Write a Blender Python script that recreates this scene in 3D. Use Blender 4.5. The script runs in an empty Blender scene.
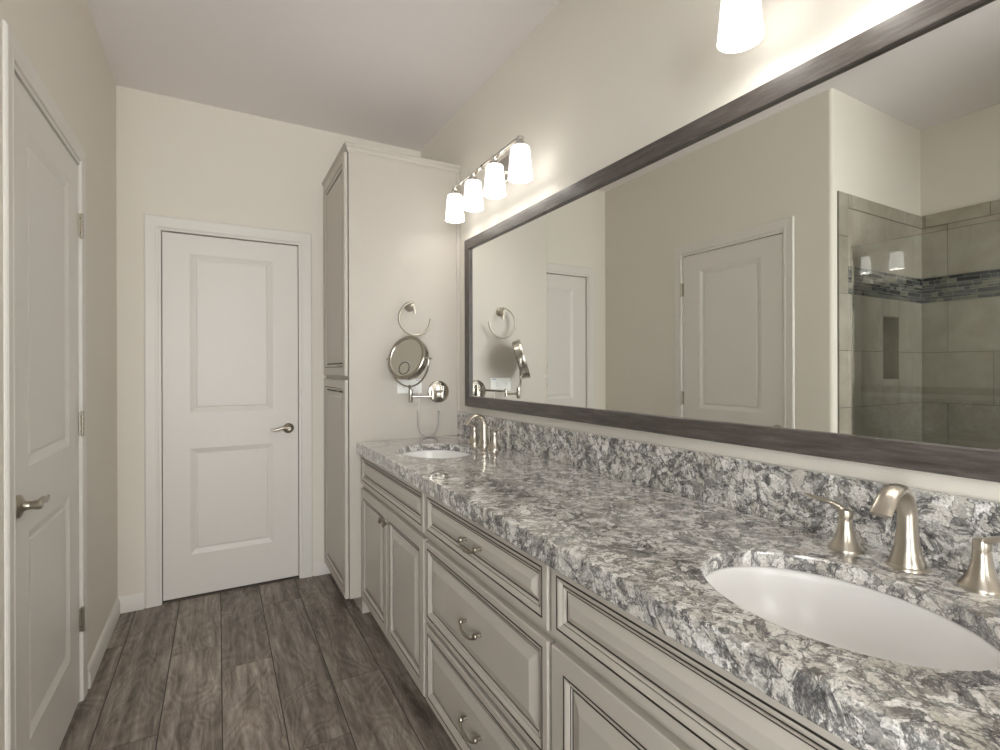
import bpy, bmesh, math, random
from mathutils import Vector, Matrix
random.seed(7)
SC = bpy.context.scene
COL = SC.collection

# ------------------------------------------------------------------ camera
F_PX, YAW, PITCH, ROLL, CX, CY, H = 504.75, .5098, -.0005, -.0028, 500.2, 369.67, 1.2751
def make_camera():
    s, c = math.sin(YAW), math.cos(YAW)
    Fw, Rt, Up = Vector((s, c, 0)), Vector((c, -s, 0)), Vector((0, 0, 1))
    F1 = Fw*math.cos(PITCH) + Up*math.sin(PITCH)
    U1 = Up*math.cos(PITCH) - Fw*math.sin(PITCH)
    R2 = Rt*math.cos(ROLL) + U1*math.sin(ROLL)
    U2 = U1*math.cos(ROLL) - Rt*math.sin(ROLL)
    m = Matrix(((R2.x, U2.x, -F1.x, 0), (R2.y, U2.y, -F1.y, 0), (R2.z, U2.z, -F1.z, H), (0, 0, 0, 1)))
    cd = bpy.data.cameras.new('camera'); co = bpy.data.objects.new('camera', cd); COL.objects.link(co)
    co.matrix_world = m
    cd.sensor_width = 36; cd.sensor_fit = 'HORIZONTAL'; cd.lens = F_PX/1000*36
    cd.shift_x = (500-CX)/1000; cd.shift_y = (CY-375)/1000
    cd.clip_start = .02; cd.clip_end = 60
    SC.camera = co
make_camera()

# ------------------------------------------------------------------ world, daylight, exposure
DAY = 5.6
LAMP_W = .20
SHADE_E = 1.05
w = bpy.data.worlds.new('sky'); SC.world = w; w.use_nodes = True
bg = w.node_tree.nodes['Background']; bg.inputs[0].default_value = (1.0, .985, 1.0, 1); bg.inputs[1].default_value = DAY
SC.view_settings.view_transform = 'Standard'; SC.view_settings.look = 'None'
SC.view_settings.gamma = 1; SC.view_settings.use_curve_mapping = False
SC.view_settings.exposure = 1.20
SC.cycles.use_denoising = True
SC.cycles.max_bounces = 12; SC.cycles.diffuse_bounces = 7; SC.cycles.glossy_bounces = 6
SC.cycles.transparent_max_bounces = 12
SC.cycles.sample_clamp_indirect = 6
SC.cycles.caustics_reflective = True; SC.cycles.caustics_refractive = False

def portal(name, loc, rot, sx, sy):
    l = bpy.data.lights.new(name, 'AREA'); l.shape = 'RECTANGLE'; l.size = sx; l.size_y = sy; l.cycles.is_portal = True
    o = bpy.data.objects.new(name, l); COL.objects.link(o); o.location = loc; o.rotation_euler = rot
WX0, WX1, WZ0, WZ1, YR = -1.30, .30, .35, 2.60, -1.3          # unseen window added for daylight, in the rear wall behind the camera
portal('added_window_portal', ((WX0+WX1)/2, YR-.06, (WZ0+WZ1)/2), (math.radians(90), 0, 0), WX1-WX0, WZ1-WZ0)
VY0, VY1, VZ0, VZ1 = -1.22, -.12, .40, 2.66                   # second unseen window added for daylight, in the side wall beyond the shower
portal('added_window_portal.001', (-1.53, (VY0+VY1)/2, (VZ0+VZ1)/2), (math.radians(90), 0, math.radians(-90)), VY1-VY0, VZ1-VZ0)

# ------------------------------------------------------------------ materials
def mat(name, col=(.8, .8, .8), rough=.5, metal=0, spec=.5, coat=0):
    m = bpy.data.materials.new(name); m.use_nodes = True
    b = m.node_tree.nodes['Principled BSDF']
    b.inputs['Base Color'].default_value = (*col, 1); b.inputs['Roughness'].default_value = rough
    b.inputs['Metallic'].default_value = metal; b.inputs['Specular IOR Level'].default_value = spec
    b.inputs['Coat Weight'].default_value = coat
    return m
class NT:
    def __init__(s, m): s.t = m.node_tree; s.b = s.t.nodes['Principled BSDF']
    def n(s, kind, **kw):
        nd = s.t.nodes.new(kind)
        for k, v in kw.items():
            if k.startswith('i_'):
                nd.inputs[k[2:].replace('_', ' ')].default_value = v
            else: setattr(nd, k, v)
        return nd
    def l(s, a, b): s.t.links.new(a, b)
    def coord(s, scale=(1, 1, 1), src='Object'):
        tc = s.n('ShaderNodeTexCoord'); mp = s.n('ShaderNodeMapping'); mp.inputs['Scale'].default_value = scale
        s.l(tc.outputs[src], mp.inputs['Vector']); return mp.outputs['Vector']
    def ramp(s, fac, stops, interp='LINEAR'):
        r = s.n('ShaderNodeValToRGB'); r.color_ramp.interpolation = interp
        e = r.color_ramp.elements
        while len(e) < len(stops): e.new(.5)
        for el, (p, c) in zip(e, stops): el.position = p; el.color = (*c, 1) if len(c) == 3 else c
        s.l(fac, r.inputs['Fac']); return r.outputs['Color']
    def mix(s, fac, a, b, mode='MIX'):
        m = s.n('ShaderNodeMix', data_type='RGBA', blend_type=mode)
        for k, v in ((0, fac), (6, a), (7, b)):
            if hasattr(v, 'links'): s.l(v, m.inputs[k])
            else: m.inputs[k].default_value = v if k == 0 else (*v, 1)
        return m.outputs[2]
    def math(s, op, a, b=0):
        m = s.n('ShaderNodeMath', operation=op)
        for k, v in ((0, a), (1, b)):
            if hasattr(v, 'links'): s.l(v, m.inputs[k])
            else: m.inputs[k].default_value = v
        return m.outputs[0]
    def bump(s, h, strength, dist=.002):
        bp = s.n('ShaderNodeBump'); bp.inputs['Strength'].default_value = strength; bp.inputs['Distance'].default_value = dist
        s.l(h, bp.inputs['Height']); s.l(bp.outputs['Normal'], s.b.inputs['Normal'])

def wall_paint(name, col, rough=.75, tex=.25):
    m = mat(name, col, rough, spec=.3); t = NT(m)
    v = t.coord(); nz = t.n('ShaderNodeTexNoise', i_Scale=38., i_Detail=3., i_Roughness=.55); t.l(v, nz.inputs['Vector'])
    t.bump(nz.outputs['Fac'], tex, .0016)
    return m
M = {}
M['wall'] = wall_paint('wall_paint', (.76, .722, .65))
M['ceiling'] = wall_paint('ceiling_paint', (.83, .79, .785), .85, .35)
M['trim'] = mat('white_trim_paint', (.74, .715, .675), .40)
M['door'] = mat('door_paint', (.74, .715, .675), .40)
M['cabinet'] = mat('greige_cabinet_paint', (.52, .482, .43), .40)
M['panel_side'] = M['cabinet']
M['glaze'] = mat('dark_glaze', (.03, .024, .018), .7)
M['dark_brown'] = mat('dark_brown_threshold', (.10, .085, .07), .8)  # plain dark brown for the back door threshold strip
M['porcelain'] = mat('white_porcelain', (.82, .81, .80), .28, coat=.15)
M['chrome'] = mat('polished_nickel', (.78, .76, .72), .12, 1)
M['satin'] = mat('satin_nickel', (.55, .52, .47), .22, 1)
M['plastic'] = mat('white_plastic', (.85, .85, .83), .35)
M['label_blue'] = mat('blue_print', (.08, .08, .5), .5)
M['dark'] = mat('dark_hole', (.02, .02, .02), .6)
M['cord'] = mat('silver_cord', (.62, .60, .58), .4, .6)
M['grout'] = mat('grey_grout', (.16, .15, .135), .9)
M['fgrout'] = mat('dark_floor_grout', (.075, .065, .056), .9)
M['rubber'] = mat('rubber_strip', (.3, .3, .29), .6)

def nickel():
    m = mat('brushed_nickel', (.56, .515, .445), .30, 1); t = NT(m)
    v = t.coord((40, 40, 400)); nz = t.n('ShaderNodeTexNoise', i_Scale=4., i_Detail=2.); t.l(v, nz.inputs['Vector'])
    mr = t.n('ShaderNodeMapRange'); mr.inputs['To Min'].default_value = .27; mr.inputs['To Max'].default_value = .31
    t.l(nz.outputs['Fac'], mr.inputs['Value']); t.l(mr.outputs[0], t.b.inputs['Roughness'])
    return m
M['nickel'] = nickel()
M['nickel_dark'] = mat('satin_nickel_aged', (.42, .38, .32), .33, 1)

def mirror():
    m = mat('mirror_silver', (.90, .915, .89), .0, 1); return m
M['mirror'] = mirror()

def quartz():
    m = mat('speckled_quartz', rough=.18, spec=.7, coat=.9); t = NT(m)
    v = t.coord()
    n1 = t.n('ShaderNodeTexNoise', i_Scale=9., i_Detail=4., i_Roughness=.6); t.l(v, n1.inputs['Vector'])
    sub = t.n('ShaderNodeVectorMath', operation='SUBTRACT'); t.l(n1.outputs['Color'], sub.inputs[0]); sub.inputs[1].default_value = (.5, .5, .5)
    sc = t.n('ShaderNodeVectorMath', operation='SCALE'); t.l(sub.outputs[0], sc.inputs[0]); sc.inputs['Scale'].default_value = .085
    n2 = t.n('ShaderNodeTexNoise', i_Scale=60., i_Detail=3., i_Roughness=.6); t.l(v, n2.inputs['Vector'])
    sub2 = t.n('ShaderNodeVectorMath', operation='SUBTRACT'); t.l(n2.outputs['Color'], sub2.inputs[0]); sub2.inputs[1].default_value = (.5, .5, .5)
    sc2 = t.n('ShaderNodeVectorMath', operation='SCALE'); t.l(sub2.outputs[0], sc2.inputs[0]); sc2.inputs['Scale'].default_value = .026
    a1 = t.n('ShaderNodeVectorMath', operation='ADD'); t.l(v, a1.inputs[0]); t.l(sc.outputs[0], a1.inputs[1])
    a2 = t.n('ShaderNodeVectorMath', operation='ADD'); t.l(a1.outputs[0], a2.inputs[0]); t.l(sc2.outputs[0], a2.inputs[1])
    W = a2.outputs[0]
    big = t.n('ShaderNodeTexVoronoi', i_Scale=31., i_Randomness=1.); t.l(W, big.inputs['Vector'])
    sep = t.n('ShaderNodeSeparateColor'); t.l(big.outputs['Color'], sep.inputs[0])
    edge = t.n('ShaderNodeTexVoronoi', feature='DISTANCE_TO_EDGE', i_Scale=31., i_Randomness=1.); t.l(W, edge.inputs['Vector'])
    sm = t.n('ShaderNodeTexVoronoi', i_Scale=75., i_Randomness=1.); t.l(W, sm.inputs['Vector'])
    sep2 = t.n('ShaderNodeSeparateColor'); t.l(sm.outputs['Color'], sep2.inputs[0])
    base = t.ramp(sep.outputs[0], [(0, (.05, .05, .055)), (.18, (.17, .17, .17)), (.30, (.45, .42, .365)), (.52, (.62, .595, .55)), (.72, (.80, .785, .76)), (1, (.92, .91, .90))], 'LINEAR')
    peb = t.ramp(sep2.outputs[1], [(0, (.04, .04, .045)), (.22, (.20, .195, .185)), (.42, (.55, .525, .48)), (.68, (.82, .80, .775)), (1, (.93, .92, .91))], 'LINEAR')
    msk = t.n('ShaderNodeTexNoise', i_Scale=16., i_Detail=5., i_Roughness=.65); t.l(W, msk.inputs['Vector'])
    mk = t.ramp(msk.outputs['Fac'], [(.42, (0, 0, 0)), (.58, (1, 1, 1))])
    c1 = t.mix(mk, base, peb)
    vein = t.n('ShaderNodeTexNoise', i_Scale=34., i_Detail=8., i_Roughness=.68, i_Distortion=1.); t.l(W, vein.inputs['Vector'])
    vc = t.ramp(vein.outputs['Fac'], [(.34, (.05, .05, .055)), (.43, (.28, .27, .25)), (.50, (.70, .68, .64)), (.62, (.86, .85, .82)), (.70, (.22, .215, .205))])
    c1 = t.mix(.30, c1, vc)
    # dark mineral seams between the pebbles
    em = t.ramp(edge.outputs['Distance'], [(0, (.85, .85, .85)), (.025, (.5, .5, .5)), (.07, (0, 0, 0))])
    seam_on = t.n('ShaderNodeTexNoise', i_Scale=12., i_Detail=5., i_Roughness=.65); t.l(v, seam_on.inputs['Vector'])
    so = t.ramp(seam_on.outputs['Fac'], [(.42, (0, 0, 0)), (.52, (1, 1, 1))])
    e2 = t.math('MULTIPLY', em, so)
    c2 = t.mix(e2, c1, (.035, .035, .042))
    cl = t.n('ShaderNodeTexNoise', i_Scale=13., i_Detail=9., i_Roughness=.72, i_Distortion=2.2); t.l(v, cl.inputs['Vector'])
    cm = t.ramp(cl.outputs['Fac'], [(.52, (0, 0, 0)), (.56, (.85, .85, .85)), (.61, (.7, .7, .7)), (.66, (0, 0, 0))])
    c3 = t.mix(cm, c2, (.06, .06, .066))
    sp = t.n('ShaderNodeTexNoise', i_Scale=260., i_Detail=3., i_Roughness=.7); t.l(v, sp.inputs['Vector'])
    sf = t.ramp(sp.outputs['Fac'], [(.30, (.6, .6, .6)), (.5, (1, 1, 1)), (.72, (1.25, 1.25, 1.25))])
    c4 = t.mix(1., c3, sf, 'MULTIPLY')
    t.l(c4, t.b.inputs['Base Color'])
    return m
M['quartz'] = quartz()

def plank():
    m = mat('wood_look_tile', rough=.42, spec=.4); t = NT(m)
    at = t.n('ShaderNodeAttribute', attribute_name='tint')
    sep = t.n('ShaderNodeSeparateColor'); t.l(at.outputs['Color'], sep.inputs[0])
    tc = t.n('ShaderNodeTexCoord')
    off = t.n('ShaderNodeCombineXYZ')
    o1 = t.math('MULTIPLY', sep.outputs[0], 13.); o2 = t.math('MULTIPLY', sep.outputs[1], 17.); t.l(o1, off.inputs[0]); t.l(o2, off.inputs[2])
    ad = t.n('ShaderNodeVectorMath', operation='ADD'); t.l(tc.outputs['Object'], ad.inputs[0]); t.l(off.outputs[0], ad.inputs[1])
    def scaled(sx, sy):
        mp = t.n('ShaderNodeMapping'); mp.inputs['Scale'].default_value = (sx, sy, 1); t.l(ad.outputs[0], mp.inputs['Vector']); return mp.outputs[0]
    g = t.n('ShaderNodeTexNoise', i_Scale=3.2, i_Detail=8., i_Roughness=.68, i_Distortion=.5); t.l(scaled(8.5, .8), g.inputs['Vector'])
    fine = t.n('ShaderNodeTexNoise', i_Scale=30., i_Detail=4., i_Roughness=.7); t.l(scaled(12, 1.2), fine.inputs['Vector'])
    wv = t.n('ShaderNodeTexNoise', i_Scale=2.4, i_Detail=2., i_Roughness=.4, i_Distortion=.4); t.l(scaled(2.6, .8), wv.inputs['Vector'])
    rings = t.math('SINE', t.math('MULTIPLY', wv.outputs['Fac'], 95.))
    rr = t.math('MULTIPLY', rings, .034)
    tot = t.math('ADD', t.math('ADD', t.math('MULTIPLY', g.outputs['Fac'], .90), t.math('MULTIPLY', fine.outputs['Fac'], .30)), rr)
    col = t.ramp(tot, [(.44, (.105, .084, .070)), (.55, (.205, .170, .143)), (.66, (.31, .265, .228)), (.78, (.47, .41, .355))])
    br = t.math('ADD', t.math('MULTIPLY', sep.outputs[2], .55), .72)
    cmb = t.n('ShaderNodeCombineColor'); t.l(br, cmb.inputs[0]); t.l(br, cmb.inputs[1]); t.l(br, cmb.inputs[2])
    c = t.mix(1., col, cmb.outputs[0], 'MULTIPLY')
    t.l(c, t.b.inputs['Base Color']); t.bump(tot, .15, .001)
    return m
M['plank'] = plank()

def frame_wood():
    m = mat('dark_grey_wood', rough=.33, spec=.65); t = NT(m)
    g = t.n('ShaderNodeTexNoise', i_Scale=16., i_Detail=6., i_Roughness=.7, i_Distortion=.5); t.l(t.coord((6, .6, 6)), g.inputs['Vector'])
    col = t.ramp(g.outputs['Fac'], [(.3, (.050, .041, .036)), (.5, (.085, .073, .066)), (.72, (.15, .132, .12))])
    t.l(col, t.b.inputs['Base Color']); t.bump(g.outputs['Fac'], .2, .001)
    return m
M['frame'] = frame_wood()
def frame_wood_v():
    m = mat('dark_grey_wood_upright', rough=.42, spec=.45); t = NT(m)
    g = t.n('ShaderNodeTexNoise', i_Scale=16., i_Detail=6., i_Roughness=.7, i_Distortion=.5); t.l(t.coord((6, 6, .6)), g.inputs['Vector'])
    col = t.ramp(g.outputs['Fac'], [(.3, (.050, .041, .036)), (.5, (.085, .073, .066)), (.72, (.15, .132, .12))])
    t.l(col, t.b.inputs['Base Color'])
    return m

def tile_mat():
    m = mat('taupe_stone_tile', rough=.38, spec=.45); t = NT(m)
    at = t.n('ShaderNodeAttribute', attribute_name='tint'); sep = t.n('ShaderNodeSeparateColor'); t.l(at.outputs['Color'], sep.inputs[0])
    g = t.n('ShaderNodeTexNoise', i_Scale=5., i_Detail=7., i_Roughness=.65, i_Distortion=.6); t.l(t.coord(), g.inputs['Vector'])
    col = t.ramp(g.outputs['Fac'], [(.28, (.30, .275, .22)), (.5, (.37, .34, .28)), (.75, (.46, .43, .365))])
    br = t.math('ADD', t.math('MULTIPLY', sep.outputs[2], .18), .9)
    cmb = t.n('ShaderNodeCombineColor')
    for k in range(3): t.l(br, cmb.inputs[k])
    t.l(t.mix(1., col, cmb.outputs[0], 'MULTIPLY'), t.b.inputs['Base Color'])
    return m
M['tile'] = tile_mat()
def mosaic_mat():
    m = mat('glass_strip_mosaic', rough=.12, spec=.6); t = NT(m)
    at = t.n('ShaderNodeAttribute', attribute_name='tint'); sep = t.n('ShaderNodeSeparateColor'); t.l(at.outputs['Color'], sep.inputs[0])
    col = t.ramp(sep.outputs[2], [(0, (.018, .022, .028)), (.35, (.05, .055, .06)), (.6, (.10, .11, .11)), (.8, (.16, .155, .13)), (1, (.26, .25, .21))])
    t.l(col, t.b.inputs['Base Color']); return m
M['mosaic'] = mosaic_mat()
M['mgrout'] = mat('pale_mosaic_grout', (.36, .34, .29), .9)

def clear_glass():
    m = bpy.data.materials.new('clear_shower_glass'); m.use_nodes = True; t = m.node_tree; t.nodes.clear()
    out = t.nodes.new('ShaderNodeOutputMaterial'); mx = t.nodes.new('ShaderNodeMixShader')
    tr = t.nodes.new('ShaderNodeBsdfTransparent'); tr.inputs[0].default_value = (.965, .98, .97, 1)
    gl = t.nodes.new('ShaderNodeBsdfGlossy'); gl.inputs['Roughness'].default_value = 0
    fr = t.nodes.new('ShaderNodeFresnel'); fr.inputs['IOR'].default_value = 1.65
    t.links.new(fr.outputs[0], mx.inputs[0]); t.links.new(tr.outputs[0], mx.inputs[1]); t.links.new(gl.outputs[0], mx.inputs[2]); t.links.new(mx.outputs[0], out.inputs[0])
    return m
M['glass'] = clear_glass()
def lamp_glass():
    m = mat('lit_opal_glass', (.9, .9, .88), .25); t = NT(m)
    t.b.inputs['Emission Color'].default_value = (1, .975, .94, 1); t.b.inputs['Emission Strength'].default_value = SHADE_E
    return m
M['shade'] = lamp_glass()
m = mat('lit_bulb', (1, 1, 1)); m.node_tree.nodes['Principled BSDF'].inputs['Emission Color'].default_value = (1, .96, .88, 1)
m.node_tree.nodes['Principled BSDF'].inputs['Emission Strength'].default_value = 2.2; M['bulb'] = m

# ------------------------------------------------------------------ mesh helpers
class MB:
    """collects shapes (world coordinates) and links them as ONE mesh object"""
    def __init__(s): s.bm = bmesh.new(); s.mats = []; s.lay = s.bm.loops.layers.float_color.new('tint'); s.fl = s.bm.faces.layers.int.new('flat')
    def mi(s, m):
        if m not in s.mats: s.mats.append(m)
        return s.mats.index(m)
    def tint(s):
        if s.lay is None: s.lay = s.bm.loops.layers.float_color.new('tint'); s.fl = s.bm.faces.layers.int.new('flat')
        return s.lay
    def face(s, pts, m=None, col=None):
        vs = [s.bm.verts.new(p) for p in pts]
        try: f = s.bm.faces.new(vs)
        except ValueError: return None
        if m: f.material_index = s.mi(m)
        if col:
            for l in f.loops: l[s.tint()] = (*col, 1)
        return f
    def box(s, x0, x1, y0, y1, z0, z1, m=None, bev=0, col=None):
        lay = s.tint() if col else None
        vs = [s.bm.verts.new((x, y, z)) for z in (z0, z1) for y in (y0, y1) for x in (x0, x1)]
        fs = []
        for idx in ((0, 2, 3, 1), (4, 5, 7, 6), (0, 1, 5, 4), (2, 6, 7, 3), (0, 4, 6, 2), (1, 3, 7, 5)):
            f = s.bm.faces.new([vs[i] for i in idx]); fs.append(f); f[s.fl] = 1
            if m: f.material_index = s.mi(m)
            if col:
                for l in f.loops: l[lay] = (*col, 1)
        if bev:
            es = list({e for f in fs for e in f.edges})
            bmesh.ops.bevel(s.bm, geom=es, offset=bev, segments=2, affect='EDGES', profile=.7)
        return s
    def rings(s, loops, m=None, cap0=False, cap1=False, closed=True, mats=None):
        """loft successive closed loops of points"""
        vl = [[s.bm.verts.new(p) for p in L] for L in loops]
        n = len(vl[0])
        for k in range(len(vl)-1):
            mm = mats[k] if mats else m
            for i in range(n if closed else n-1):
                j = (i+1) % n
                f = s.bm.faces.new((vl[k][i], vl[k][j], vl[k+1][j], vl[k+1][i]))
                if mm: f.material_index = s.mi(mm)
        for c, L in ((cap0, vl[0]), (cap1, vl[-1])):
            if c:
                f = s.bm.faces.new(L)
                mm = (mats[0] if L is vl[0] else mats[-1]) if mats else m
                if mm: f.material_index = s.mi(mm)
        return s
    def lathe(s, c, axis, prof, m=None, n=32, cap0=True, cap1=True, sq=None):
        """prof: list of (distance along axis, radius)"""
        a = Vector(axis).normalized(); c = Vector(c)
        u = a.orthogonal().normalized()
        if abs(a.z) > .99: u = Vector((1, 0, 0))
        v = a.cross(u)
        loops = [[c + a*d + (u*math.cos(2*math.pi*i/n) + v*math.sin(2*math.pi*i/n))*r for i in range(n)] for d, r in prof]
        return s.rings(loops, m, cap0, cap1)
    def tube(s, pts, rad, m=None, n=12, caps=True, up=None, flat=None):
        """sweep along pts; rad number or list of (ra, rb) pairs: ra across 'up', rb along it"""
        pts = [Vector(p) for p in pts]; N = len(pts)
        if not isinstance(rad, (list, tuple)): rad = [rad]*N
        rad = [r if isinstance(r, (list, tuple)) else (r, r) for r in rad]
        t = [(pts[min(i+1, N-1)]-pts[max(i-1, 0)]).normalized() for i in range(N)]
        u = Vector(up) if up else t[0].orthogonal()
        loops = []
        for i in range(N):
            u = (u - t[i]*u.dot(t[i])).normalized(); v = t[i].cross(u)
            ra, rb = rad[i]
            loops.append([pts[i] + v*math.cos(2*math.pi*k/n)*ra + u*math.sin(2*math.pi*k/n)*rb for k in range(n)])
        return s.rings(loops, m, caps, caps)
    def build(s, name, m=None, parent=None, smooth=35, recalc=True):
        bmesh.ops.remove_doubles(s.bm, verts=s.bm.verts, dist=1e-5)
        if recalc: bmesh.ops.recalc_face_normals(s.bm, faces=s.bm.faces)
        if smooth:
            lim = math.radians(smooth)
            for f in s.bm.faces: f.smooth = f[s.fl] == 0
            for e in s.bm.edges:
                if len(e.link_faces) == 2: e.smooth = e.calc_face_angle(0) < lim and not any(f[s.fl] for f in e.link_faces)
                else: e.smooth = False
        off = Vector((0, 0, 0))
        if parent:
            p = parent
            while p: off += p.location; p = p.parent
            bmesh.ops.translate(s.bm, verts=s.bm.verts, vec=-off)
        me = bpy.data.meshes.new(name); s.bm.to_mesh(me); s.bm.free()
        if m and m not in s.mats: s.mats.insert(0, m) if not s.mats else None
        for q in (s.mats or [m]): me.materials.append(q)
        o = bpy.data.objects.new(name, me); COL.objects.link(o)
        if parent: o.parent = parent
        return o
def curve(pts, n=6):
    """Catmull-Rom through control points"""
    P = [Vector(p) for p in pts]; P = [2*P[0]-P[1]] + P + [2*P[-1]-P[-2]]; out = []
    for i in range(1, len(P)-2):
        for k in range(n):
            t = k/n; a, b, c, d = P[i-1:i+3]
            out.append(.5*((2*b)+(c-a)*t+(2*a-5*b+4*c-d)*t*t+(3*b-3*c+d-a)*t**3))
    out.append(P[-2]); return out
def lerp_list(vals, n):
    out = []
    for i in range(n):
        x = i/(n-1)*(len(vals)-1); k = min(int(x), len(vals)-2); f = x-k
        a, b = vals[k], vals[k+1]
        out.append(tuple(a[j]*(1-f)+b[j]*f for j in range(2)) if isinstance(a, tuple) else a*(1-f)+b*f)
    return out
def tag(o, label=None, cat=None, group=None, kind=None):
    for k, v in (('label', label), ('category', cat), ('group', group), ('kind', kind)):
        if v: o[k] = v
    return o
def thing(name, loc, label, cat, group=None):
    o = bpy.data.objects.new(name, None); COL.objects.link(o); o.location = loc; o.empty_display_size = .05
    return tag(o, label, cat, group)
def setting(name, loc=(0, 0, 0)):
    o = bpy.data.objects.new(name, None); COL.objects.link(o); o.location = loc; o.empty_display_size = .05
    o['kind'] = 'structure'; return o
def struct(mb, name, m, **k): return tag(mb.build(name, m, **k), kind='structure')

# frame = (origin, U, V, N): a face panel spanned by U and V, facing N
def rect_loop(fr, u0, u1, v0, v1, h):
    o, U, V, N = fr
    return [o+U*u+V*v+N*h for u, v in ((u0, v0), (u1, v0), (u1, v1), (u0, v1))]
def front_panel(mb, fr, u0, u1, v0, v1, t, prof, mats):
    """a slab front: prof = [(inset, height)], the last ring is capped"""
    loops = [rect_loop(fr, u0, u1, v0, v1, -t)] + [rect_loop(fr, u0+i, u1-i, v0+i, v1-i, h) for i, h in prof]
    mb.rings(loops, cap0=True, cap1=True, mats=[mats[0]]+mats[:len(prof)-1]+[mats[-1]])

# ------------------------------------------------------------------ dimensions
XL, XR, YB, ZC = -.463, 1.22, 3.295, 2.773
YC = 2.655                      # near side of the tall cabinet = far end of the vanity
YS, XS = 1.484, -1.47           # shower recess: side wall and back wall
ZD = 2.035                      # door slab height
DL0, DL1 = 1.758, 2.482         # left door opening (y)
DB0, DB1 = -.266, .429          # back door opening (x)
YN = .0                         # near end of shower recess
T = .12

# ------------------------------------------------------------------ room shell
b = MB()                        # floor: one mesh of planks on a grout bed
b.box(-1.6, XR+.1, YR-.1, YB+.14, -.05, -.0022, M['fgrout'])
PW, PL, G = .197, 1.206, .0022
tab = {-2: 2.13, -1: 2.68, 0: 2.457, 1: 3.012, 2: 2.13, 3: 2.74, 4: 2.3, -3: 2.9, -4: 2.35}
tone = {(-2, 0): .30, (-1, 0): .60, (-1, 1): .25, (0, 0): .85, (0, 1): .20, (1, 0): .25, (1, 1): .3, (2, 0): .35, (2, 1): .10, (-2, 1): .35}
for c in range(-8, 7):
    x0 = .010+c*PW; x1 = x0+PW; base = tab.get(c, 2.2+random.random())
    k = -6
    while True:
        y1 = base-k*PL; y0 = y1-PL
        if y1 < YR-.05: break
        if y0 < YB+.1:
            tn = tone.get((c, k), random.random()*.6+.1)
            r = (random.random(), random.random(), tn)
            a0, a1 = max(x0+G, -1.6), min(x1-G, XR+.1); c0, c1 = max(y0+G, YR-.1), min(y1-G, YB+.14)
            if a1 > a0+.004 and c1 > c0+.004:
                b.box(a0, a1, c0, c1, -.012, 0, M['plank'], col=r)
        k += 1
struct(b, 'floor', M['plank'])
b = MB(); b.box(-1.7, XR+T, YR-T, YB+.14, ZC, ZC+.08, M['ceiling']); struct(b, 'ceiling', M['ceiling'])

def wall_with_hole(mb, axis, p0, p1, a0, a1, z0, z1, h, m):
    """wall slab between p0..p1 on 'axis', spanning a0..a1; h = (ha0, ha1, hz0, hz1)"""
    def bx(u0, u1, w0, w1):
        if u1-u0 < 1e-4 or w1-w0 < 1e-4: return
        if axis == 'x': mb.box(p0, p1, u0, u1, w0, w1, m)
        else: mb.box(u0, u1, p0, p1, w0, w1, m)
    ha0, ha1, hz0, hz1 = h
    bx(a0, ha0, z0, z1); bx(ha1, a1, z0, z1); bx(ha0, ha1, hz1, z1); bx(ha0, ha1, z0, hz0)
J = .018                        # jamb thickness around the slabs
b = MB(); b.box(XR, XR+T, YR-T, YB+.14, -.05, ZC, M['wall']); struct(b, 'wall_right', M['wall'])
b = MB(); wall_with_hole(b, 'y', YB, YB+.14, XL-T, XR, -.05, ZC, (DB0-J, DB1+J, -.05, ZD+J), M['wall']); struct(b, 'wall_back', M['wall'])
b = MB()                        # left wall, its free end rounded
wall_with_hole(b, 'x', XL-T, XL, YS+.02, YB, -.05, ZC, (DL0-J, DL1+J, -.05, 2.062+J), M['wall'])
pr = [(XL, YS+.02)] + [(XL-.02+.02*math.cos(a), YS+.02-.02*math.sin(a)) for a in [math.pi/2*k/8 for k in range(9)]] + [(XL-T, YS), (XL-T, YS+.02)]
b.rings([[Vector((x, y, z)) for x, y in pr] for z in (-.05, ZC)], M['wall'], True, True)
struct(b, 'wall_left', M['wall'])
NZ = (-1.163, -.972, 1.21, 1.582)  # niche in the shower side wall
b = MB(); wall_with_hole(b, 'y', YS, YS+.1, XS, XL-T, -.05, ZC, NZ, M['wall']); b.box(NZ[0]-.02, NZ[1]+.02, YS+.1, YS+.12, NZ[2]-.02, NZ[3]+.02, M['wall'])
struct(b, 'wall_shower_side', M['wall'])
b = MB(); wall_with_hole(b, 'x', XS-T, XS, YR-T, YS+.12, -.05, ZC, (VY0, VY1, VZ0, VZ1), M['wall']); struct(b, 'wall_shower_back', M['wall'])
b = MB(); wall_with_hole(b, 'y', YN-.1, YN, XS, XL-T, -.05, ZC, (-1.38, -.95, 1.05, 2.0), M['wall']); struct(b, 'wall_shower_near', M['wall'])  # unseen wall; its opening is added to let daylight into the shower
b = MB(); wall_with_hole(b, 'y', YR-T, YR, XS, XR, -.05, ZC, (WX0, WX1, WZ0, WZ1), M['wall']); struct(b, 'wall_rear', M['wall'])
wn = setting('added_window_1', (0, YR, WZ0))  # added window, supplies daylight from behind the camera
b = MB(); wd = .05
WM = (WX0+WX1)/2
for x0, x1, z0, z1 in ((WX0, WX1, WZ0, WZ0+wd), (WX0, WX1, WZ1-wd, WZ1), (WX0, WX0+wd, WZ0+wd, WZ1-wd), (WX1-wd, WX1, WZ0+wd, WZ1-wd), (WM-.025, WM+.025, WZ0+wd, WZ1-wd)):
    b.box(x0, x1, YR-.09, YR-.04, z0, z1, M['trim'], .004)
b.build('added_window_frame', M['trim'], wn)
b = MB(); b.box(WX0+.03, WX1-.03, YR-.068, YR-.062, WZ0+.03, WZ1-.03, M['glass']); b.build('added_window_pane', M['glass'], wn)

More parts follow.
